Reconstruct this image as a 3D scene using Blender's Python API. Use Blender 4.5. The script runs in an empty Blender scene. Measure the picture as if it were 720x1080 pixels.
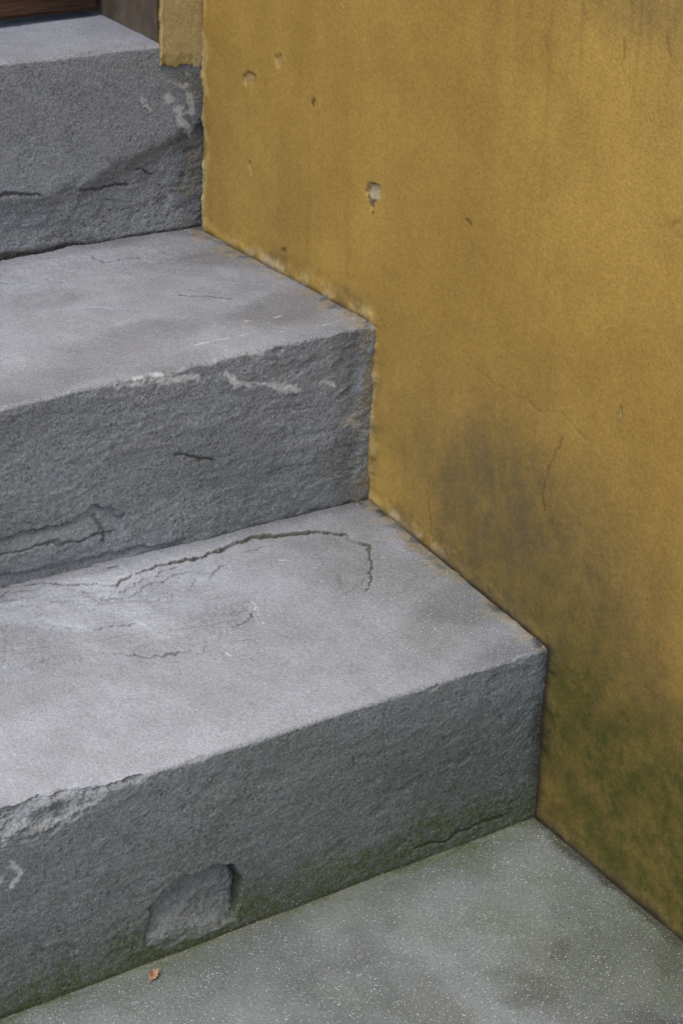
import bpy, bmesh, numpy as np, math
from mathutils import Matrix, Vector
scene=bpy.context.scene
# ------------------------------------------------------------ camera (photogrammetric solve)
F=2125.2; TH=0.9932; PI_=0.4678; RO=0.0278; C=np.array([-0.9361,-1.1158,1.0222])
fw=np.array([math.cos(TH)*math.cos(PI_),math.sin(TH)*math.cos(PI_),-math.sin(PI_)])
r0=np.cross(fw,[0,0,1]);r0/=np.linalg.norm(r0);u0=np.cross(r0,fw)
R=r0*math.cos(RO)+u0*math.sin(RO);U=u0*math.cos(RO)-r0*math.sin(RO)
cd=bpy.data.cameras.new("camera");cam=bpy.data.objects.new("camera",cd);scene.collection.objects.link(cam)
cam.matrix_world=Matrix(((R[0],U[0],-fw[0],C[0]),(R[1],U[1],-fw[1],C[1]),(R[2],U[2],-fw[2],C[2]),(0,0,0,1)))
cd.sensor_fit='VERTICAL';cd.sensor_height=36;cd.lens=F/1080*36;cd.clip_end=500;cd.clip_start=0.05
scene.camera=cam
def ray(px,n,p0):
    d=fw+R*(px[0]-360)/F-U*(px[1]-540)/F
    n=np.array(n,float);p0=np.array(p0,float)
    return C+d*((p0-C)@n)/(d@n)
cpx=[(564,862),(580,684),(388,525),(389,338),(209,240),(206,42)]
lpx=[(0,1075),(0,864),(0,627),(0,424),(0,272),(0,69)]
K=[ray(c,(1,0,0),(0,0,0)) for c in cpx]
SY=[];SZ=[]
for i in range(6):
    if i%2==0:
        L=ray(lpx[i],(0,0,1),K[i]); SY.append((L[1]-K[i][1])/(L[0]-K[i][0])); SZ.append(0)
    else:
        L=ray(lpx[i],(0,1,0),K[i]); SZ.append((L[2]-K[i][2])/(L[0]-K[i][0])); SY.append(0)
# ------------------------------------------------------------ noise
rng=np.random.default_rng(7)
TAB=rng.random((256,256))
def vn(x,y,s=0):
    x,y=x*.8+y*.6+s*17.31,y*.8-x*.6+s*9.77
    xi=np.floor(x).astype(int);yi=np.floor(y).astype(int)
    fx=x-xi;fy=y-yi;fx=fx*fx*fx*(fx*(fx*6-15)+10);fy=fy*fy*fy*(fy*(fy*6-15)+10)
    a=TAB[xi&255,yi&255];b=TAB[(xi+1)&255,yi&255];c=TAB[xi&255,(yi+1)&255];d=TAB[(xi+1)&255,(yi+1)&255]
    return (a*(1-fx)+b*fx)*(1-fy)+(c*(1-fx)+d*fx)*fy
def fbm(x,y,s=0,o=4,g=.5):
    t=0;a=1;n=0
    for k in range(o):
        t=t+a*(vn(x*2**k,y*2**k,s+k*3.7)*2-1);n+=a;a*=g
    return t/n
def ss(a,b,x):
    t=np.clip((x-a)/(b-a),0,1);return t*t*(3-2*t)
def dline(X,Y,pts):
    d=np.full(X.shape,1e9)
    for (x0,y0),(x1,y1) in zip(pts[:-1],pts[1:]):
        ex,ey=x1-x0,y1-y0;t=np.clip(((X-x0)*ex+(Y-y0)*ey)/(ex*ex+ey*ey+1e-12),0,1)
        d=np.minimum(d,np.hypot(X-x0-t*ex,Y-y0-t*ey))
    return d
def sdp(X,Y,pts):
    d=dline(X,Y,pts+[pts[0]]);ins=np.zeros(X.shape,bool)
    n=len(pts)
    for i in range(n):
        x0,y0=pts[i];x1,y1=pts[(i+1)%n]
        if y0==y1: continue
        c=((y0>Y)!=(y1>Y))&(X<(x1-x0)*(Y-y0)/(y1-y0)+x0);ins^=c
    return np.where(ins,-d,d)
def warp(X,Y,a,sc,s):
    return X+a*fbm(X*sc,Y*sc,s,3,.6),Y+a*fbm(X*sc,Y*sc,s+50,3,.6)
# ------------------------------------------------------------ mesh helpers
def mk(name,verts,faces,mat,attrs=None,smooth=True):
    me=bpy.data.meshes.new(name);me.from_pydata(verts,[],faces);me.update()
    if smooth: me.polygons.foreach_set("use_smooth",[True]*len(me.polygons))
    for k,v in (attrs or {}).items():
        a=me.attributes.new(k,'FLOAT','POINT');arr=np.zeros(len(me.vertices),np.float32);arr[:len(v)]=v;a.data.foreach_set("value",arr)
    me.materials.append(mat)
    o=bpy.data.objects.new(name,me);scene.collection.objects.link(o);return o
def gridfaces(nu,nv):
    i=np.arange(nu-1)[:,None]*nv+np.arange(nv-1)[None,:]
    i=i.ravel();return np.stack([i,i+nv,i+nv+1,i+1],1)
def fixnorm(o):
    bm=bmesh.new();bm.from_mesh(o.data);bmesh.ops.recalc_face_normals(bm,faces=bm.faces);bm.to_mesh(o.data);bm.free()
def gridsolid(name,P,off,mat,attrs):
    nu,nv=P.shape[:2];V=P.reshape(-1,3);F_=gridfaces(nu,nv).tolist()
    idx=[i*nv for i in range(nu)]+[(nu-1)*nv+j for j in range(1,nv)]+[i*nv+nv-1 for i in range(nu-2,-1,-1)]+[j for j in range(nv-2,0,-1)]
    n0=len(V);B=V[idx].copy();off=np.array(off,float)
    ax=int(np.argmax(np.abs(off)));B[:,ax]=off[ax]
    V=np.vstack([V,B]);m=len(idx)
    for k in range(m):
        a,b=idx[k],idx[(k+1)%m];F_.append([b,a,n0+k,n0+(k+1)%m])
    F_.append([n0+k for k in range(m)])
    o=mk(name,V.tolist(),F_,mat,attrs);fixnorm(o);return o
def box(name,lo,hi,mat,bev=.003,seg=2):
    bm=bmesh.new();bmesh.ops.create_cube(bm,size=1)
    for v in bm.verts:
        for k in range(3): v.co[k]=lo[k] if v.co[k]<0 else hi[k]
    if bev: bmesh.ops.bevel(bm,geom=bm.edges[:],offset=bev,segments=seg,affect='EDGES')
    me=bpy.data.meshes.new(name);bm.to_mesh(me);bm.free();me.materials.append(mat)
    o=bpy.data.objects.new(name,me);scene.collection.objects.link(o);return o
def parent(c,p): c.parent=p
# ------------------------------------------------------------ materials
class NB:
    def __init__(s,name):
        s.m=bpy.data.materials.new(name);s.m.use_nodes=True;s.t=s.m.node_tree;s.n=s.t.nodes;s.l=s.t.links
        s.b=s.n["Principled BSDF"];s.tc=s.n.new("ShaderNodeTexCoord").outputs["Object"]
    def put(s,inp,v):
        if hasattr(v,"is_output"): s.l.new(v,inp)
        else: inp.default_value=v
    def noise(s,sc,det=3,rough=.5,vec=None,scale=None,dist=0):
        n=s.n.new("ShaderNodeTexNoise");n.inputs["Scale"].default_value=sc;n.inputs["Detail"].default_value=det;n.inputs["Roughness"].default_value=rough;n.inputs["Distortion"].default_value=dist
        v=vec or s.tc
        if scale:
            mp=s.n.new("ShaderNodeMapping");mp.inputs["Scale"].default_value=scale;s.l.new(v,mp.inputs[0]);v=mp.outputs[0]
        s.l.new(v,n.inputs["Vector"]);return n.outputs["Fac"]
    def voro(s,sc):
        n=s.n.new("ShaderNodeTexVoronoi");n.inputs["Scale"].default_value=sc;s.l.new(s.tc,n.inputs["Vector"]);return n.outputs["Distance"]
    def attr(s,k):
        a=s.n.new("ShaderNodeAttribute");a.attribute_name=k;return a.outputs["Fac"]
    def rng(s,v,a,b,c=0,d=1):
        m=s.n.new("ShaderNodeMapRange");s.put(m.inputs[0],v)
        for k,x in zip((1,2,3,4),(a,b,c,d)): s.put(m.inputs[k],x)
        return m.outputs[0]
    def math(s,op,a,b=0.,c=None):
        m=s.n.new("ShaderNodeMath");m.operation=op;s.put(m.inputs[0],a);s.put(m.inputs[1],b)
        if c is not None: s.put(m.inputs[2],c)
        return m.outputs[0]
    def mix(s,f,a,b,mode='MIX'):
        m=s.n.new("ShaderNodeMix");m.data_type='RGBA';m.blend_type=mode;s.put(m.inputs[0],f);
        for i,x in ((6,a),(7,b)):
            if isinstance(x,tuple): x=(*x,1)
            s.put(m.inputs[i],x)
        return m.outputs[2]
    def grey(s,v):
        cg=s.n.new("ShaderNodeCombineColor")
        for i in range(3): s.l.new(v,cg.inputs[i])
        return cg.outputs[0]
    def bump(s,h,st,dist):
        b=s.n.new("ShaderNodeBump");b.inputs["Strength"].default_value=st;b.inputs["Distance"].default_value=dist
        s.l.new(h,b.inputs["Height"]);return b.outputs[0]
    def fin(s,col,rough=.85,nrm=None,spec=.3):
        s.put(s.b.inputs["Base Color"],col);s.put(s.b.inputs["Roughness"],rough);s.b.inputs["Specular IOR Level"].default_value=spec
        if nrm: s.l.new(nrm,s.b.inputs["Normal"])
        return s.m
def stone_mat(name,lo,hi,mossc=(.14,.165,.075),whites=.5,face=(.35,.365,.37)):
    n=NB(name)
    big=n.noise(5,4,.55);mid=n.noise(26,5,.7);fine=n.noise(450,2,.75);rf=n.attr("rough")
    c=n.mix(n.rng(big,.35,.65),lo,hi)
    c=n.mix(n.math('MULTIPLY',n.rng(mid,.40,.66),.42),c,tuple(x*.68 for x in lo))
    c=n.mix(n.math('MULTIPLY',n.rng(n.noise(9,2,.5),.5,.7),.4),c,(lo[0]*1.04,lo[1]*.95,lo[2]*.95))
    c=n.mix(n.math('MULTIPLY',rf,.45),c,face)
    c=n.mix(n.math('MULTIPLY',n.rng(n.noise(75,4,.75,scale=(.7,1,1.5)),.46,.64),n.math('MULTIPLY',rf,.25)),c,(.15,.155,.155))
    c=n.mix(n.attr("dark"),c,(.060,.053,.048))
    c=n.mix(n.attr("crust"),c,(.36,.29,.18))
    mossn=n.rng(n.noise(120,3,.7),.3,.6,.35,1.)
    c=n.mix(n.math('MULTIPLY',n.attr("moss"),mossn),c,mossc)
    amp=n.math('MULTIPLY_ADD',rf,.16,.22)
    c=n.mix(1.0,c,n.grey(n.rng(fine,.3,.7,n.math('SUBTRACT',1.,amp),n.math('ADD',1.,amp))),'MULTIPLY')
    pits=n.math('MULTIPLY',n.rng(n.voro(190),.36,.12),n.rng(n.noise(42,4,.65),.48,.6))
    c=n.mix(n.math('MULTIPLY',pits,n.math('MULTIPLY',rf,.4)),c,(.07,.07,.068))
    c=n.mix(n.attr("pale"),c,(.90,.90,.88))
    spk=n.noise(650,1,.5)
    c=n.mix(n.rng(spk,.67,.73,0,whites),c,(.85,.85,.85))
    c=n.mix(n.rng(spk,.32,.27,0,.5),c,(.06,.06,.06))
    h=n.math('ADD',n.math('MULTIPLY',n.noise(240,5,.8),n.math('MULTIPLY_ADD',rf,.75,.16)),n.math('MULTIPLY',fine,.18))
    h=n.math('SUBTRACT',h,n.math('MULTIPLY',pits,n.math('MULTIPLY',rf,.4)))
    return n.fin(c,.86,n.bump(h,1.,.0042),.3)
STONE=stone_mat("grey_sandstone",(.40,.415,.455),(.53,.55,.605))
LAND=stone_mat("grey_green_sandstone",(.22,.245,.24),(.32,.345,.34),whites=.8,face=(.24,.26,.25))
def wall_mat():
    n=NB("ochre_limewash_plaster")
    big=n.noise(3.2,4,.6);mid=n.noise(14,6,.72);fine=n.noise(330,2,.7)
    c=n.mix(n.rng(big,.35,.65),(.42,.255,.058),(.54,.34,.085))
    c=n.mix(n.math('MULTIPLY',n.rng(mid,.42,.66),.38),c,(.33,.195,.045))
    st=n.math('MAXIMUM',n.noise(26,4,.6,scale=(1,1,.1)),n.noise(80,3,.6,scale=(1,1,.05)))
    c=n.mix(n.math('MULTIPLY',n.rng(st,.52,.76),n.attr("streak")),c,(.18,.12,.04))
    pat=n.rng(n.noise(30,6,.78),.3,.65,.45,1.)
    c=n.mix(n.math('MULTIPLY',n.attr("stain"),pat),c,(.155,.105,.035))
    c=n.mix(n.math('MULTIPLY',n.attr("grime"),n.rng(n.noise(30,6,.74,scale=(1,1,.6)),.36,.62,.2,1.)),c,(.15,.11,.055))
    c=n.mix(n.math('MULTIPLY',n.attr("moss"),n.rng(n.noise(34,7,.8),.36,.6,.3,1.)),c,(.072,.072,.015))
    c=n.mix(n.attr("pale"),c,(.62,.55,.42))
    c=n.mix(n.attr("fringe"),c,(.60,.45,.19))
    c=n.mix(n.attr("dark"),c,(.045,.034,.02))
    c=n.mix(1.0,c,n.grey(n.rng(fine,.3,.7,.86,1.14)),'MULTIPLY')
    c=n.mix(n.rng(n.noise(200,2,.6),.72,.76,0,.5),c,(.12,.08,.03))
    h=n.math('MULTIPLY_ADD',n.noise(45,2,.5),.25,n.math('MULTIPLY',n.noise(380,3,.75),.6))
    return n.fin(c,.9,n.bump(h,.55,.002),.2)
WALL=wall_mat()
def simple(name,a,b,sc,scale=(1,1,1),rough=.8,bd=.002,st=.6):
    n=NB(name);x=n.noise(sc,5,.65,scale=scale)
    c=n.mix(n.rng(x,.3,.7),a,b)
    return n.fin(c,rough,n.bump(n.noise(sc*3,4,.6,scale=scale),st,bd))
WOOD=simple("dark_brown_wood",(.028,.014,.008),(.17,.08,.045),60,(.08,1,1),bd=.004,st=.9)
WOODV=simple("dark_brown_planks",(.035,.016,.009),(.10,.048,.027),30,(1,1,.1))
JAMB=simple("dark_weathered_stone",(.06,.042,.028),(.17,.13,.095),30)
GROUND=simple("packed_earth",(.12,.11,.09),(.2,.18,.15),8)
# ------------------------------------------------------------ steps
def pl(pxs,plane,p0,ab): return [tuple(ray(p,plane,p0)[list(ab)]) for p in pxs]
def build_step(i,riserf,treadf,chamf,yback,name,fine):
    X1=np.concatenate([np.linspace(-1.35,-.64,30)[:-1],np.arange(-.64,.02,fine)])
    kb,kt=2*i,2*i+1
    nx=len(X1)
    yf=K[kb][1]+SY[kb]*X1; zb=K[kb][2]+0*X1; zt=K[kt][2]+SZ[kt]*X1
    if i<2:
        yb=K[kb+2][1]+SY[kb+2]*X1; zbk=zt+(K[kb+2][2]-K[kt][2])
    else:
        yb=K[kb][1]+yback+0*X1; zbk=zt+0.002
    r=.003
    hr=float(zt.mean()-zb.mean());dt=float(yb.mean()-yf.mean())
    nr=int((hr+.012)/fine)+2; na=5; nt=int((dt+.015)/fine)
    sr=np.linspace(0,1,nr);sa=np.linspace(0,1,na+2)[1:-1];st=np.linspace(0,1,nt)
    Y=np.zeros((nx,nr+na+nt));Z=Y.copy();T=Y.copy()
    Y[:,:nr]=yf[:,None];Z[:,:nr]=(zb-.012)[:,None]+((zt-r)-(zb-.012))[:,None]*sr
    an=sa*math.pi/2
    Y[:,nr:nr+na]=(yf+r)[:,None]-r*np.cos(an);Z[:,nr:nr+na]=(zt-r)[:,None]+r*np.sin(an);T[:,nr:nr+na]=sa
    q=(yb+.015-yf-r)[:,None]*st
    Y[:,nr+na:]=(yf+r)[:,None]+q;Z[:,nr+na:]=zt[:,None]+q*((zbk-zt)/(yb-yf))[:,None];T[:,nr+na:]=1
    XX=np.repeat(X1[:,None],Y.shape[1],1)
    M={k:np.zeros(Y.shape) for k in("pale","dark","moss","crust","rough")}
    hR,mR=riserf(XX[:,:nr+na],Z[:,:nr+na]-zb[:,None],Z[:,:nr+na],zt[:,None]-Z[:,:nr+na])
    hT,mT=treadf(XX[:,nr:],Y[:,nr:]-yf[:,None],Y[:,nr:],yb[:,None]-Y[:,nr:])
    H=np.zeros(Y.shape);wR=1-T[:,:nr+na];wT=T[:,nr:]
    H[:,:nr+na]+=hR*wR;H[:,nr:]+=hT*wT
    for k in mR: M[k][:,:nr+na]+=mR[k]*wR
    for k in mT: M[k][:,nr:]+=mT[k]*wT
    M["rough"][:,:nr+na]+=wR*.9
    Ny=-np.cos(T*math.pi/2);Nz=np.sin(T*math.pi/2)
    edge_d=np.where(T<.5,np.abs(zt[:,None]-Z),np.abs(Y-yf[:,None]))
    Y=Y+H*Ny;Z=Z+H*Nz
    for (a,b,amp,palev) in chamf(X1):
        a=np.maximum(a,1e-5);b=np.maximum(b,1e-5)
        a,b=np.maximum(a,b*.35),np.maximum(b,a*.35)
        a=a[:,None];b=b[:,None];L=np.hypot(a,b);ny=-b/L;nz=a/L
        dy=Y-yf[:,None];dz=Z-(zt[:,None]-b)
        fq=fbm(XX*16,(Y-Z)*60,37,5,.6);terr=np.floor(fq*6)/6
        d=dy*ny+dz*nz + amp*(.6*fbm(XX*80,(Y-Z)*110,31,5,.65)+.9*terr)*ss(.001,.008,L)
        m=np.clip(d,0,1)*(L>.0008)*(edge_d<3*L)
        Y=Y-m*ny;Z=Z-m*nz
        t=ss(.0003,.0016,m);M["pale"]=np.maximum(M["pale"],t*palev*(.2+.8*vn(XX*130,(Y-Z)*150,5))*(1+.9*ss(.006,.001,m)));M["rough"]=np.maximum(M["rough"],t*.8)
    V=np.stack([XX,Y,Z],-1);nv=V.shape[1]
    P=V.reshape(-1,3);n0=len(P);faces=gridfaces(nx,nv).tolist()
    bot=np.array([[x,y,K[kb][2]-.06] for x in X1 for y in (K[kb][1]+dt+.03,K[kb][1])])
    A=np.vstack([P,bot])
    for k in range(nx-1):
        a,b=k*nv+nv-1,(k+1)*nv+nv-1;c,d=n0+2*k,n0+2*k+2
        faces.append([a,b,d,c]);faces.append([c,d,d+1,c+1]);faces.append([c+1,d+1,(k+1)*nv,k*nv])
    faces.append([j for j in range(nv)][::-1]+[n0+1,n0]);faces.append([(nx-1)*nv+j for j in range(nv)]+[n0+2*(nx-1),n0+2*(nx-1)+1])
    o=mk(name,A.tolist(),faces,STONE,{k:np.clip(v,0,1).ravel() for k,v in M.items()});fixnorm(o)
    return o
def zeros(X): return {k:np.zeros(X.shape) for k in("pale","dark","moss","crust")}
def ledge(X,Y,line,depth,run,side,wseed=3,wa=.004):
    Xw,Yw=warp(X,Y,wa,70,wseed);d=dline(Xw,Yw,line)
    s=side(Xw,Yw)
    return -depth*ss(-.0012,.0012,s)*np.exp(-d/run),d,s
def below(line):
    xs_=np.array([p[0] for p in line]);ys_=np.array([p[1] for p in line]);o=np.argsort(xs_);xs_=xs_[o];ys_=ys_[o]
    def f(X,Y):
        return np.where((X>=xs_[0]-.004)&(X<=xs_[-1]+.004),np.interp(X,xs_,ys_)-Y,-1)
    return f
def flakes(X,Z,fx,fz,s,n,amt):
    q=fbm(X*fx,Z*fz,s,6,.6);t=q*n;fl=np.floor(t);fr=t-fl
    return amt*(fl+ss(0,.12,fr))/n, ss(.10,.02,np.minimum(fr,1-fr)),q
def rough_base(X,Z,s,a=1.):
    h=.0014*fbm(X*16,Z*26,s,3,.5)+.0008*fbm(X*120,Z*160,s+4,4,.75)
    f,e,q=flakes(X,Z,5,22,s+9,4,.0016)
    p=ss(.74,.88,vn(X*75,Z*110,s+21))*ss(.45,.65,vn(X*12,Z*20,s+22))
    return h+f*a-.0012*p
def gridmarks(X,Z,line,w,seed,thr=.35):
    Xw,Zw=warp(X,Z,.004,90,seed)
    return ss(w,w*.5,dline(Xw,Zw,line)+.6*w*vn(X*260,Z*260,seed+4))*ss(thr,thr+.15,vn(X*140,Z*200,seed))
def crack(X,Z,line,w,seed):
    Xw,Zw=warp(X,Z,.004,70,seed);ww=w*(.25+1.1*vn(X*80,Z*80,seed+3));return ss(ww*1.5+.0003,ww*.4,dline(Xw,Zw,line))
yA,yB,yC=K[0][1],K[2][1],K[4][1]
pA=((0,1,0),K[0],(0,2));pB=((0,1,0),K[2],(0,2));pC=((0,1,0),K[4],(0,2))
tA=((0,0,1),K[1]+np.array([0,0,.007]),(0,1));tB=((0,0,1),K[3],(0,1));tC=((0,0,1),K[5],(0,1))
def riserA(X,h,Z,dn):
    m=zeros(X);H=rough_base(X,Z,11)*.55
    poly=pl([(153,990),(158,958),(172,938),(196,922),(222,912),(246,911),(257,926),(254,950),(246,968),(215,985),(180,998),(160,1000)],*pA)
    Xw,Zw=warp(X,Z,.004,60,77);d=sdp(Xw,Zw,poly)
    c=np.array(poly).mean(0);up=ss(-.030,.010,(Z-c[1])+.35*(X-c[0]))
    ins=ss(.0006,-.0010,d)
    H-= .0085*ins*(.12+.88*up)+.002*ins*up*ss(-.008,-.001,d)
    f,e,q=flakes(X,Z,22,40,5,3,.0028)
    H+= ins*(f+.0012*fbm(X*130,Z*130,15,4,.7))
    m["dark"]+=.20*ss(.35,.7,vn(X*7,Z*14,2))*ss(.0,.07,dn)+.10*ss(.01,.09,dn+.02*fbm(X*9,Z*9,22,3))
    m["moss"]+=.8*ss(.055,.0,h+.02*fbm(X*30,Z*30,6,4))+.42*ss(.17,.03,h+.05*fbm(X*9,Z*9,16,4))*ss(-.7,-.1,X)+.18
    m["dark"]*=1-.9*ins;m["moss"]*=1-.4*ins
    m["pale"]+=ins*(.05+.14*ss(-.3,.3,q)*vn(X*90,Z*90,71))
    m["dark"]+=1.0*ss(.0026,.0008,np.abs(d+.0014))*ss(.35,.7,up)+.45*ss(.0013,0,np.abs(d))*(1-up)*ss(.25,.45,vn(X*80,Z*80,5))  # upper rim: recess shadow painted dark so the chip reads sunken
    m["pale"]*=1-ss(.0030,.0008,np.abs(d+.0016))*ss(.45,.75,up)
    cl=pl([(440,893),(470,886),(500,872),(530,862)],*pA);k=crack(X,Z,cl,.0014,8);H-=.002*k;m["dark"]+=.8*k
    wl=pl([(2,925),(10,905),(20,918),(12,930)],*pA);g=gridmarks(X,Z,wl,.0045,4,.2);m["pale"]+=g*.8
    m["dark"]+=.8*ss(.006,.0,h+.003*fbm(X*60,Z*60,26,3))  # dirt line that also paints contact shade along the riser foot
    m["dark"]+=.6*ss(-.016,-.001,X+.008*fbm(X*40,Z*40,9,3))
    return H,m
def treadA(X,dy,Y,db):
    m=zeros(X);H=.0011*fbm(X*12,Y*14,2,4)+.0004*fbm(X*80,Y*80,3,3)
    arc=pl([(-60,646),(0,640),(40,633),(80,635),(120,630),(160,612),(200,603),(236,591),(262,579),(300,574),(340,571),(366,573),(386,583),(394,598),(389,616),(384,626)],*tA)
    Xw,Yw=warp(X,Y,.006,65,21)
    poly=arc+pl([(340,660),(260,700),(120,730),(-60,750)],*tA)
    sd=sdp(Xw,Yw,poly);d=dline(Xw,Yw,arc)
    fade=ss(-.40,-.22,X)
    ins=ss(.0009,-.0009,sd)
    H-=ins*.0024*np.exp(-d/.035)*(.6+.4*fade)
    w=.0001+.0010*vn(X*45,Y*45,3)*(.3+.7*fade)+.0010*ss(.3,.7,vn(X*28,Y*28,93))*ss(-.26,-.18,X)
    k=ss(w+.0006,w*.4,np.abs(sd+.0002))*ss(.0045,.002,d)*ss(.25,.5,vn(X*38,Y*38,13)+.2*fade)*(.8+.2*fade);m["dark"]+=1.0*k
    m["pale"]+=.06*ss(.005,.001,sd)*(sd>0)*ss(.006,.002,d)
    for off,s in ((.006,9),(.013,19)):
        sq=np.abs(sd)-off-.006*vn(X*30,Y*30,s);gt=ss(.03,.018,d)*ss(.5,.65,vn(X*22,Y*22,s))*(sd<0)
        H-=.0010*gt*ss(-.0011,.0011,sq)
        m["dark"]+=.5*ss(.0009,.0002,np.abs(sq))*gt
    for pts,dep,run,s in (([(0,655),(60,650),(120,640),(180,640),(235,608)],.0020,.012,33),([(0,700),(60,690),(140,700),(210,690),(260,655)],.0012,.02,37),([(0,672),(50,668),(90,676),(150,668)],.0015,.02,39),([(0,622),(60,616),(120,612)],.0015,.012,49)):
        l=pl(pts,*tA);dd,d2,s2=ledge(X,Y,l,dep,run,below(l),s,.007);H+=dd;m["dark"]+=.6*ss(.0010,.0002,np.abs(s2-.0002))*ss(.42,.62,vn(X*45,Y*45,s));m["pale"]+=.05*ss(.006,0,np.abs(d2))*(s2<0)
    fp=pl([(-60,615),(170,610),(300,640),(290,690),(180,705),(-60,745)],*tA);f=ss(.014,-.02,sdp(Xw,Yw,fp))
    fl,e,q=flakes(X,Y,11,44,41,6,.0040);H+=f*fl;m["pale"]+=.04*f*ss(.0,.4,q)
    m["dark"]+=.32*f*e*ss(.5,.62,vn(X*40,Y*40,4))+.12*f*ss(.5,.7,vn(X*25,Y*50,44))
    for ln,s in (([(262,640),(275,655),(280,662)],2),([(235,690),(245,700)],3),([(296,600),(310,604)],4)):
        m["pale"]+=.4*gridmarks(X,Y,pl(ln,*tA),.0018,s,.3)
    m["dark"]+=.38*ss(-.26,-.0,X+.06*fbm(X*12,Y*12,8,4))+.25*ss(.02,0,db+.01*fbm(X*40,Y*40,12,3))  # dirt plus the wall's shade painted into the stone, deeper toward the wall
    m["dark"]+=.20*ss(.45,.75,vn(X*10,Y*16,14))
    m["moss"]+=.28*ss(.35,.7,vn(X*16,Y*16,24))*ss(-.28,-.02,X)
    j=X+.018*fbm(X*25,Y*25,5,5,.65)
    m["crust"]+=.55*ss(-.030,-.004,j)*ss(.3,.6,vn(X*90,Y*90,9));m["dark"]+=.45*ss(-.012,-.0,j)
    m["pale"]+=.04*ss(-.2,-.45,X)
    return H,m
def chamA(x):
    up=[ray(p,(0,0,1),K[1]) for p in [(0,852),(40,843),(80,833),(115,828),(140,822),(156,815)]]
    lo=[ray(p,(0,1,0),K[0]) for p in [(0,892),(35,884),(60,876),(85,858),(120,840),(160,822)]]
    n1=vn(x*90,x*0,3);n2=vn(x*45,x*0+5,4)
    ux=np.array([p[0] for p in up]);uy=np.array([p[1]-K[0][1] for p in up]);lx=np.array([p[0] for p in lo]);lz=np.array([K[1][2]+SZ[1]*p[0]-p[2] for p in lo])
    end=ss(ux[-1],ux[-1]-.008,x)
    a=np.interp(x,ux,uy,right=0)*(.60+.4*n1)*end;b=np.interp(x,lx,lz,right=0)*(.8+.3*n2)*end
    w=.0008+.0014*vn(x*40,x*0,9)+.003*ss(.75,.9,vn(x*55,x*0,12))
    return [(w,w*1.1,.0006,.10),(a,b,.0065,.10)]
def riserB(X,h,Z,dn):
    m=zeros(X);H=rough_base(X,Z,61,1.3)*1.05
    l1=pl([(0,572),(20,562),(50,556),(75,548),(100,532),(118,532),(126,545)],*pB)
    dd,d,s=ledge(X,Z,l1,.0045,.010,below(l1),13,.006);H+=dd;m["dark"]+=.85*ss(.0015,.0003,np.abs(s-.0004))*ss(.25,.5,vn(X*60,Z*60,3))
    m["pale"]+=.10*ss(.014,.004,np.abs(s-.010))*(s>0)
    l1b=pl([(100,545),(108,560),(112,570)],*pB);k=crack(X,Z,l1b,.0012,5);H-=.002*k;m["dark"]+=.5*k
    l1c=pl([(0,585),(40,575),(85,570),(120,560)],*pB);k=crack(X,Z,l1c,.0010,25);H-=.002*k;m["dark"]+=.4*k
    l2=pl([(185,480),(205,482),(225,486)],*pB);k=crack(X,Z,l2,.0012,15);H-=.002*k;m["dark"]+=.55*k
    l3=pl([(0,606),(40,600),(110,585),(190,570)],*pB);dd,d,s=ledge(X,Z,l3,.003,.012,below(l3),17);H+=dd;m["dark"]+=.4*ss(.0012,.0003,np.abs(s-.0003))*ss(.4,.6,vn(X*40,Z*40,5))
    m["dark"]+=.14*ss(.4,.8,vn(X*9,Z*18,7))
    m["moss"]+=.25*ss(.3,.7,vn(X*8,Z*12,27))*ss(.14,.02,h)+.05
    m["dark"]+=.7*ss(.005,0,h+.003*fbm(X*60,Z*60,28,3))  # riser foot: dirty joint with ambient occlusion painted in
    for ln,w,s,a in (([(142,400),(156,389),(170,399)],.0078,3,1),([(160,403),(185,398),(208,398)],.0066,5,1),([(236,395),(250,402),(264,405)],.0060,6,1),([(288,405),(312,411)],.0068,7,1),([(338,404),(354,406)],.0036,8,.9),([(262,404),(292,407)],.0030,9,.9),([(120,410),(150,402)],.003,11,.7)):
        g=a*gridmarks(X,Z,pl(ln,*pB),w,s,.05);m["pale"]+=g;m["dark"]*=1-.8*g
    m["pale"]=np.clip(m["pale"],0,1)
    c=ss(-.028,-.008,X+.018*fbm(X*35,Z*35,7,5,.65));m["crust"]+=.7*c*ss(.3,.6,vn(X*110,Z*110,2));H+=.0015*c
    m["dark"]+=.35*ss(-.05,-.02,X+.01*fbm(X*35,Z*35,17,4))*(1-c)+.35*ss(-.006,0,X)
    cb=pl([(362,446),(372,440),(376,448)],*pB);g=gridmarks(X,Z,cb,.008,7,.1);m["crust"]+=g;m["pale"]+=.30*g;m["dark"]*=1-g
    return H,m
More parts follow.
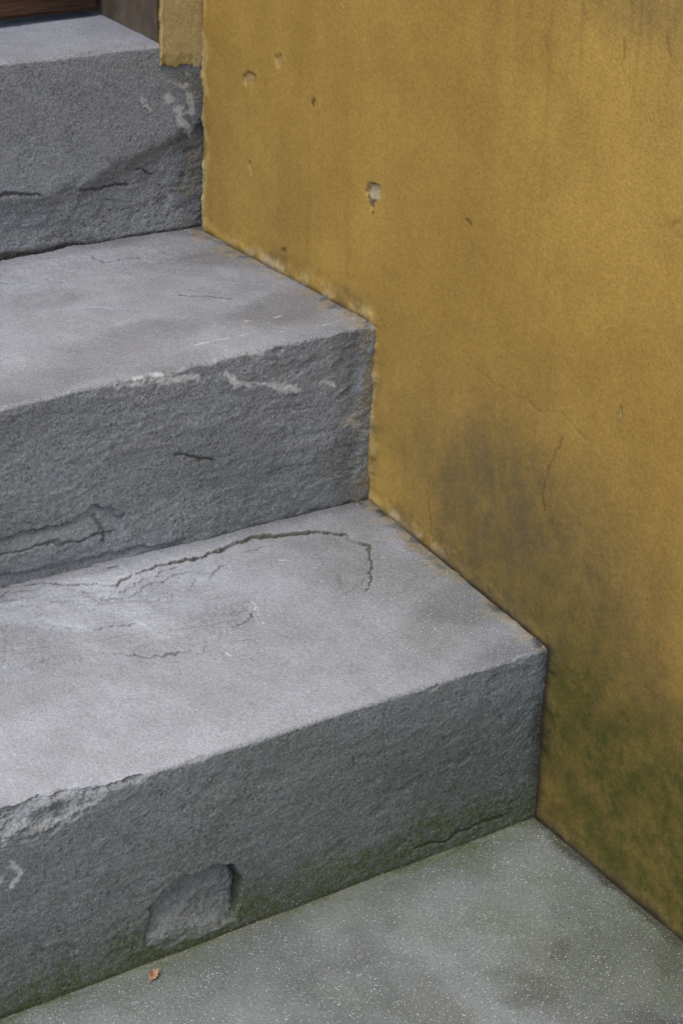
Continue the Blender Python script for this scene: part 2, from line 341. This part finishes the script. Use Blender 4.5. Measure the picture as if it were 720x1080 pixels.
def treadB(X,dy,Y,db):
    m=zeros(X);H=.0013*fbm(X*10,Y*12,72,4)+.0004*fbm(X*80,Y*80,73,3)
    for ln,w,s,a in (([(190,305),(215,307),(243,311)],.0016,3,.8),([(92,258),(110,268),(150,262)],.0012,4,.5),([(0,290),(40,286),(90,290)],.0012,5,.4),([(60,320),(110,318),(150,322)],.001,6,.35)):
        k=crack(X,Y,pl(ln,*tB),w,s);m["dark"]+=a*k;H-=.002*k
    for ln,w,s,a in (([(200,362),(260,350),(330,344),(372,335)],.0022,3,.5),([(60,335),(90,330)],.0014,4,.35),([(225,340),(300,330)],.0016,14,.35)):
        m["pale"]+=a*gridmarks(X,Y,pl(ln,*tB),w,s,.45)
    fl,e,q=flakes(X,Y,12,40,81,6,.0045);f=ss(.16,.03,db)*ss(.02,-.08,X)
    H+=f*fl;m["dark"]+=.35*f*e*ss(.45,.6,vn(X*40,Y*40,4));m["pale"]+=.05*f*ss(0,.4,q)
    m["dark"]+=.25*ss(.03,0,db+.015*fbm(X*30,Y*30,5,3))+.20*ss(.4,.75,vn(X*11,Y*18,15))+.34*ss(-.22,0,X+.05*fbm(X*12,Y*12,38,4))  # wall side: dirt and sky shading painted together into the tread colour
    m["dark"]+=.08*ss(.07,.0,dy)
    j=X+.018*fbm(X*25,Y*25,55,5,.65)
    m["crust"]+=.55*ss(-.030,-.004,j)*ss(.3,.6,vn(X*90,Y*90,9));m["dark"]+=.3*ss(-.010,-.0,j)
    return H,m
def chamB(x):
    w=.0012+.0018*vn(x*35,x*0,29)+.003*ss(.7,.9,vn(x*50,x*0,22))
    return [(w*1.3,w,.001,.18)]
def riserC(X,h,Z,dn):
    m=zeros(X);H=rough_base(X,Z,91)
    dl=pl([(-60,232),(0,212),(50,206),(90,196),(130,172),(175,148),(215,120)],*pC)
    Xw,Zw=warp(X,Z,.006,40,5)
    lx=np.array([p[0] for p in dl]);lz=np.array([p[1] for p in dl]);s=np.interp(Xw,lx,lz)-Zw
    low=ss(-.002,.008,s)
    H=H*(.4+.8*low)-.005*ss(-.004,.022,s)+.003*ss(.03,.09,s)
    fl,e,q=flakes(X,Z,14,40,97,5,.0032);H+=low*fl
    m["dark"]+=.14*low*ss(.1,.0,s)+.05*low
    m["moss"]+=.05
    for ln,w,sd,a in (([(0,211),(25,208),(48,209)],.0016,3,.7),([(90,204),(112,202),(138,197)],.0013,4,.5),([(150,180),(165,186)],.0010,6,.3)):
        k=crack(X,Z,pl(ln,*pC),w,sd);m["dark"]+=a*k;H-=.002*k
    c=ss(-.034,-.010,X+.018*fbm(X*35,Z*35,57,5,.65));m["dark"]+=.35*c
    m["crust"]+=.35*c*ss(.5,.7,vn(X*80,Z*80,2))
    for ln,w,sd,a in (([(176,100),(188,118),(202,138)],.009,3,.55),([(153,106),(157,118)],.006,4,.6),([(195,80),(203,118)],.007,7,.5),([(185,125),(200,145)],.004,8,.4),([(178,88),(200,92)],.004,18,.4)):
        g=a*gridmarks(X,Z,pl(ln,*pC),w,sd,.35);m["pale"]+=g;m["dark"]*=1-.7*g
    m["dark"]+=.75*ss(.005,0,h+.003*fbm(X*60,Z*60,58,3))+.15*ss(.4,.8,vn(X*9,Z*15,47))  # foot line is dirt with painted contact shade; the rest is mottling
    return H,m
def treadC(X,dy,Y,db):
    m=zeros(X);H=.001*fbm(X*10,Y*12,172,4)+.0004*fbm(X*80,Y*80,173,3)
    m["dark"]+=.15*ss(.4,.75,vn(X*11,Y*18,115))+.2*ss(.03,0,db)+.3*ss(-.12,0,X)  # wall-side darkening mixes dirt with painted shade from the blocked sky
    return H,m
def chamC(x):
    w=.0018+.002*vn(x*35,x*0,49)
    return [(w*1.2,w,.001,.14)]
dpt=ray((115,18),(0,0,1),K[5]);doorY=dpt[1];XJ=float(ray((170,46),(0,1,0),K[4])[0])
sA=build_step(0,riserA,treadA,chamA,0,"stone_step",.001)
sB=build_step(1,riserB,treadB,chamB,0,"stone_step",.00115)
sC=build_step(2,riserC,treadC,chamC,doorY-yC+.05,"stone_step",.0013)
for o,l in ((sA,"grey stone step with mossy riser and round chip"),(sB,"grey stone step with flaked riser and white scratches"),(sC,"grey stone doorstep with rough broken lower riser")):
    o["label"]=l;o["category"]="step";o["group"]="stone steps of the stairway"
# ------------------------------------------------------------ landing
lx=np.concatenate([np.linspace(-1.6,-.75,20)[:-1],np.arange(-.75,.022,.0018)])
ly=np.concatenate([np.linspace(-2.2,-.5,30)[:-1],np.arange(-.5,.03,.0018)])
LX,LY=np.meshgrid(lx,ly,indexing='ij')
H=.0012*fbm(LX*9,LY*10,201,4)+.0005*fbm(LX*90,LY*90,203,3)
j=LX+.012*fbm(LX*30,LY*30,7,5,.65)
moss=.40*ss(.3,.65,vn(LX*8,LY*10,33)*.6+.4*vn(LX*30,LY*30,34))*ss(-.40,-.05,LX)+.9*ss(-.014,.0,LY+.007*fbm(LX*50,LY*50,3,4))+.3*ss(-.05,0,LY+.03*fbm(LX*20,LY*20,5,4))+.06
dark=.16*ss(.4,.7,vn(LX*13,LY*13,5))+.22*ss(.5,.72,vn(LX*22,LY*22,55)*.6+.4*vn(LX*60,LY*60,56))*ss(-.45,-.1,LX)+.75*ss(-.012,-.001,j)+.28*ss(-.20,0,LX+.05*fbm(LX*14,LY*14,25,4))+.6*ss(-.0045,-.001,LY+.002*fbm(LX*70,LY*70,3,3))+.12*ss(-.1,-.3,LY)  # grime and mottling, plus painted shade beside the wall and riser foot
pale=.03*ss(.5,.75,vn(LX*24,LY*24,8))+.10*ss(-.02,.0,LY)*ss(.4,.6,vn(LX*30,LY*60,4))
rr=.12+.25*ss(.4,.7,vn(LX*20,LY*20,3))
land=gridsolid("pavement",np.stack([LX,LY,H+K[0][2]],-1),(0,0,-.08),LAND,{"moss":np.clip(moss,0,1).ravel(),"dark":np.clip(dark,0,1).ravel(),"pale":pale.ravel(),"rough":rr.ravel()})
land["kind"]="structure"
# ------------------------------------------------------------ yellow wall
wy=np.concatenate([np.linspace(-3,-.5,50)[:-1],np.arange(-.5,yC-.004,.0016)])
wz=np.concatenate([np.arange(-.02,.95,.0016),np.linspace(.95,2.9,50)])
WY,WZ=np.meshgrid(wy,wz,indexing='ij')
pW=((1,0,0),K[0],(1,2))
W=lambda pts: pl(pts,*pW)
Hw=.0014*fbm(WY*5,WZ*5,301,3)+.0005*fbm(WY*30,WZ*30,303,4)
prof=[(-3,K[0][2]),(K[0][1],K[0][2]),(K[1][1],K[1][2]),(K[2][1],K[2][2]),(K[3][1],K[3][2]),(K[4][1],K[4][2]),(K[5][1],K[5][2])]
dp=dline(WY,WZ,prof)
jag=fbm(WY*45,WZ*45,305,5,.6)
Hw+=.0035*ss(.014,.0,dp+.012*jag)-.0015
Yw_,Zw_=warp(WY,WZ,.004,60,311)
A={k:np.zeros(WY.shape) for k in("stain","grime","moss","pale","dark","fringe","streak")}
upper=ss(K[1][1]+.02,K[2][1]+.02,WY)
A["fringe"]+=.50*ss(.012,.002,dp+.012*jag)*(.1+.9*upper)*ss(.4,.55,vn(WY*60,WZ*60,6))
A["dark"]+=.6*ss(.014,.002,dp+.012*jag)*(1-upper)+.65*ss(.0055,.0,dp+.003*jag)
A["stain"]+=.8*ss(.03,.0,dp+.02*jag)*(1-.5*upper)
A["grime"]+=.7*ss(.022,.0,dp+.025*fbm(WY*30,WZ*30,79,5,.65))*ss(.4,.6,vn(WY*35,WZ*35,86))
A["pale"]+=.35*ss(.014,.004,dp+.012*fbm(WY*70,WZ*70,77,4))*ss(.55,.65,vn(WY*70,WZ*70,16))*upper
def blob(px,rpx,sx=1.,sy=1.,seed=0,amp=.4):
    c=ray(px,*pW[:2]);s=rpx/1150.
    q=np.hypot((WY-c[1])/(s*sx),(WZ-c[2])/(s*sy))+amp*fbm(WY*7,WZ*7,400+seed,5,.6)
    return ss(1.3,.0,q)
A["grime"]+=.75*blob((500,520),125,1.0,.9,1)+.40*blob((570,590),140,1.2,.8,4)+.2*blob((420,400),100,.9,1,3)
A["stain"]+=.20*blob((500,520),180,1.0,1.0,1)+.35*blob((600,640),230,1.4,1.0,2)
A["stain"]+=.65*blob((680,900),280,1.6,1.1,5)+.3*blob((300,240),70,1,1.5,6)+.3*blob((240,150),80,.8,1.6,17)
A["grime"]+=.5*blob((680,0),90,2,.5,7)
A["moss"]+=.55*blob((680,810),130,1.5,.7,8)+.38*blob((600,790),80,.8,1.3,9)+.7*blob((710,910),150,1.6,1,10)
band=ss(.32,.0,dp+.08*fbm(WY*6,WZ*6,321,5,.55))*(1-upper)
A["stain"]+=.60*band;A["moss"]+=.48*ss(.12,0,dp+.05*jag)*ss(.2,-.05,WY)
ur=ss(.55,.85,WZ)*ss(.35,.0,WY)
A["streak"]+=.15+.25*ss(.55,.85,WZ)+.45*ur
def chip(poly,depth,pale,dark):
    global Hw
    d=sdp(Yw_,Zw_,W(poly));ins=ss(.0006,-.0008,d);Hw-=depth*ins
    A["pale"]=np.maximum(A["pale"],pale*ins);A["dark"]=np.maximum(A["dark"],dark*ss(.0014,.0,np.abs(d))*ss(.35,.6,vn(WY*200,WZ*200,2)))
chip([(383,204),(388,196),(398,197),(399,208),(394,214),(390,222),(386,212)],.004,.55,.9)
chip([(388,214),(393,214),(391,228),(389,224)],.002,.1,.9)
chip([(254,80),(261,76),(267,80),(264,89),(256,88)],.002,.12,.6)
chip([(289,58),(294,54),(296,66),(293,74),(289,70)],.002,.15,.45)
chip([(261,170),(264,168),(265,182),(262,187)],.001,.1,.3)
chip([(649,430),(654,430),(654,444),(650,444)],.001,.1,.5)
chip([(297,262),(301,262),(301,268),(298,268)],.002,.0,.9)
chip([(326,106),(330,104),(332,110),(328,111)],.002,.0,.9)
def wcrack(pts,w,s,a,thr=0):
    global Hw
    d=dline(*warp(WY,WZ,.005,45,s),W(pts));k=ss(w*1.8,w*.3,d)*ss(thr,thr+.2,vn(WY*70,WZ*70,s)+.01);A["dark"]=np.maximum(A["dark"],a*k);Hw-=.0006*k
wcrack([(590,462),(578,490),(570,515),(571,535)],.0009,3,.5)
wcrack([(500,395),(530,410),(565,430),(590,440),(620,470)],.0006,4,.2)
wcrack([(452,478),(451,520),(453,572)],.0009,6,.45,.2)
wcrack([(450,203),(468,215),(494,238)],.0014,7,.6,.5)
wcrack([(428,196),(440,206),(455,214)],.0010,8,.5,.5)
wcrack([(700,245),(712,235),(722,226)],.0009,9,.5,.3)
wcrack([(652,10),(655,40),(653,90)],.0010,10,.4,.45)
wcrack([(575,40),(577,110)],.001,12,.3,.45)
wcrack([(700,0),(704,60)],.0010,13,.4,.4)
Hw-=.004*ss(yC-.012,yC-.004,WY+.004*jag)
A["fringe"]+=.6*ss(yC-.024,yC-.010,WY+.012*jag)*ss(.3,.5,vn(WY*50,WZ*50,26))
wall=gridsolid("yellow_plaster_wall",np.stack([-Hw,WY,WZ],-1),(.3,0,0),WALL,{k:np.clip(v,0,1).ravel() for k,v in A.items()})
wall["label"]="ochre yellow plastered wall with stains and moss beside steps";wall["category"]="wall"
# thin plaster return beside the door, ending ragged on the doorstep face
rx=np.arange(XJ,.008,.001);rz=np.concatenate([np.arange(0,.3,.001),np.linspace(.3,2.1,40)])
RX,RZ=np.meshgrid(rx,rz,indexing='ij')
ztop=float(ray((190,69),(0,1,0),K[4])[2])
edge=(.006*fbm(RX*110,RX*0,3,5,.7))*ss(.03,0,RZ)-.006*ss(-.012,.002,RX)*ss(.04,0,RZ)
RZZ=RZ+ztop+edge
RXX=RX-(.0025*fbm(RZ*70,RZ*0,5,5,.7))*ss(XJ+.014,XJ,RX)
RY=yC-.0022-.0005*fbm(RX*60,RZ*60,9,4,.6)+.0022*ss(.012,0,RZ+.006*fbm(RX*80,RZ*80,19,3))
q=fbm(RX*40,RZ*40,4,5,.65)
ret=gridsolid("plaster_return",np.stack([RXX,RY,RZZ],-1),(0,yC+.004,0),WALL,{"fringe":np.clip(.55+.4*q,0,.9).ravel(),"pale":np.clip(.22+.35*ss(.45,.7,vn(RX*60,RZ*60,5))*ss(.05,0,RZ),0,1).ravel(),"grime":(.4*ss(.4,.65,vn(RX*50,RZ*40,16))).ravel(),"dark":(.2*ss(.004,0,RZ)).ravel()})
parent(ret,wall)
zC=K[5][2]
jamb=box("door_jamb",(XJ+.001,yC+.006,zC-.012),(.05,doorY+.25,zC+2.05),JAMB,.003);parent(jamb,wall)
corner=box("wall_corner",(.052,yC-.0045,-.05),(.3,doorY+.25,2.9),WALL,.003);parent(corner,wall)
fac=box("house_facade",(-2.4,yC+.03,zC-.6),(-1.37,yC+.4,2.9),WALL,.004)
lin=box("lintel",(-1.368,yC+.02,zC+2.052),(.05,yC+.4,2.88),JAMB,.004);parent(lin,fac)
fac["label"]="ochre plastered house facade around the doorway";fac["category"]="building"
# ------------------------------------------------------------ door
dw=(XJ-.004,-1.365)
door=bpy.data.objects.new("wooden_door",None);scene.collection.objects.link(door)
n=7;xe=np.linspace(dw[1],dw[0],n+1)
bm=bmesh.new()
for k in range(n):
    r_=bmesh.ops.create_cube(bm,size=1)
    for v in r_["verts"]:
        v.co.x=xe[k]+.002 if v.co.x<0 else xe[k+1]-.002;v.co.y=doorY+.018 if v.co.y<0 else doorY+.05;v.co.z=zC+.012 if v.co.z<0 else zC+2.045
bmesh.ops.bevel(bm,geom=bm.edges[:],offset=.003,segments=2,affect='EDGES')
me=bpy.data.meshes.new("door_leaf");bm.to_mesh(me);bm.free();me.materials.append(WOODV)
leaf=bpy.data.objects.new("door_leaf",me);scene.collection.objects.link(leaf);parent(leaf,door)
rail=box("door_rail",(dw[1],doorY,zC+.008),(dw[0],doorY+.017,zC+.16),WOOD,.004);parent(rail,door)
rail2=box("door_rail",(dw[1],doorY,zC+1.85),(dw[0],doorY+.017,zC+2.0),WOOD,.004);parent(rail2,door)
kn=box("door_handle",(dw[1]+.06,doorY-.05,zC+1.0),(dw[1]+.18,doorY-.03,zC+1.02),JAMB,.006)
kn2=box("latch_plate",(dw[1]+.05,doorY-.029,zC+.93),(dw[1]+.09,doorY+.017,zC+1.1),JAMB,.003);parent(kn,door);parent(kn2,door)
door["label"]="dark brown wooden plank door above the doorstep";door["category"]="door"
# ------------------------------------------------------------ fallen leaf
lp=ray((162,1030),(0,0,1),K[0])
t=np.linspace(0,1,15);Lf=.0125
vs=[];fs=[]
for k,a in enumerate(t):
    w=.0034*math.sin(math.pi*a)**.75*(1+.25*math.sin(a*31));
    for j in (-1,-.5,0,.5,1):
        vs.append((j*w,(a-.5)*Lf,.0018+.0022*abs(j)*math.sin(math.pi*a)+.0016*math.cos(a*5+j*1.4)))
for k in range(14):
    for j in range(4): fs.append([k*5+j,k*5+j+1,k*5+j+6,k*5+j+5])
LM=simple("dry_leaf_skin",(.42,.20,.10),(.70,.45,.30),300)
lf=mk("dry_leaf",vs,fs,LM);lf.location=(lp[0],lp[1],lp[2]+.0005);lf.rotation_euler=(.1,.15,math.radians(-50))
st=bpy.data.meshes.new("leaf_stalk");bm=bmesh.new();bmesh.ops.create_cone(bm,cap_ends=True,segments=6,radius1=.0004,radius2=.0002,depth=.005);bm.to_mesh(st);bm.free();st.materials.append(LM)
so=bpy.data.objects.new("leaf_stalk",st);scene.collection.objects.link(so);so.parent=lf;so.rotation_euler=(math.pi/2,0,0);so.location=(0,-.0085,.0025)
lf["label"]="small dry orange-brown leaf lying on the pavement";lf["category"]="leaf"
# ------------------------------------------------------------ ground
g=bpy.data.meshes.new("ground");g.from_pydata([(-60,-60,-.07),(60,-60,-.07),(60,60,-.07),(-60,60,-.07)],[],[(0,1,2,3)]);g.materials.append(GROUND)
go=bpy.data.objects.new("ground",g);scene.collection.objects.link(go);go["kind"]="structure"
# ------------------------------------------------------------ light
w=bpy.data.worlds.new("World");scene.world=w;w.use_nodes=True;nt=w.node_tree
sk=nt.nodes.new("ShaderNodeTexSky");sk.sky_type='NISHITA';sk.sun_disc=False;sk.sun_elevation=math.radians(60);sk.sun_rotation=math.radians(-96)
bg=nt.nodes["Background"];nt.links.new(sk.outputs[0],bg.inputs[0]);bg.inputs[1].default_value=.15
sl=bpy.data.lights.new("sun",'SUN');sl.energy=3.0;sl.angle=math.radians(50);sl.color=(1,.97,.93)
so=bpy.data.objects.new("sun",sl);scene.collection.objects.link(so)
el=math.radians(60);az=math.radians(-96);dv=Vector((math.sin(az)*math.cos(el),math.cos(az)*math.cos(el),math.sin(el)))
so.rotation_euler=dv.to_track_quat('Z','Y').to_euler()
scene.view_settings.view_transform='Standard';scene.view_settings.look='None';scene.view_settings.exposure=0
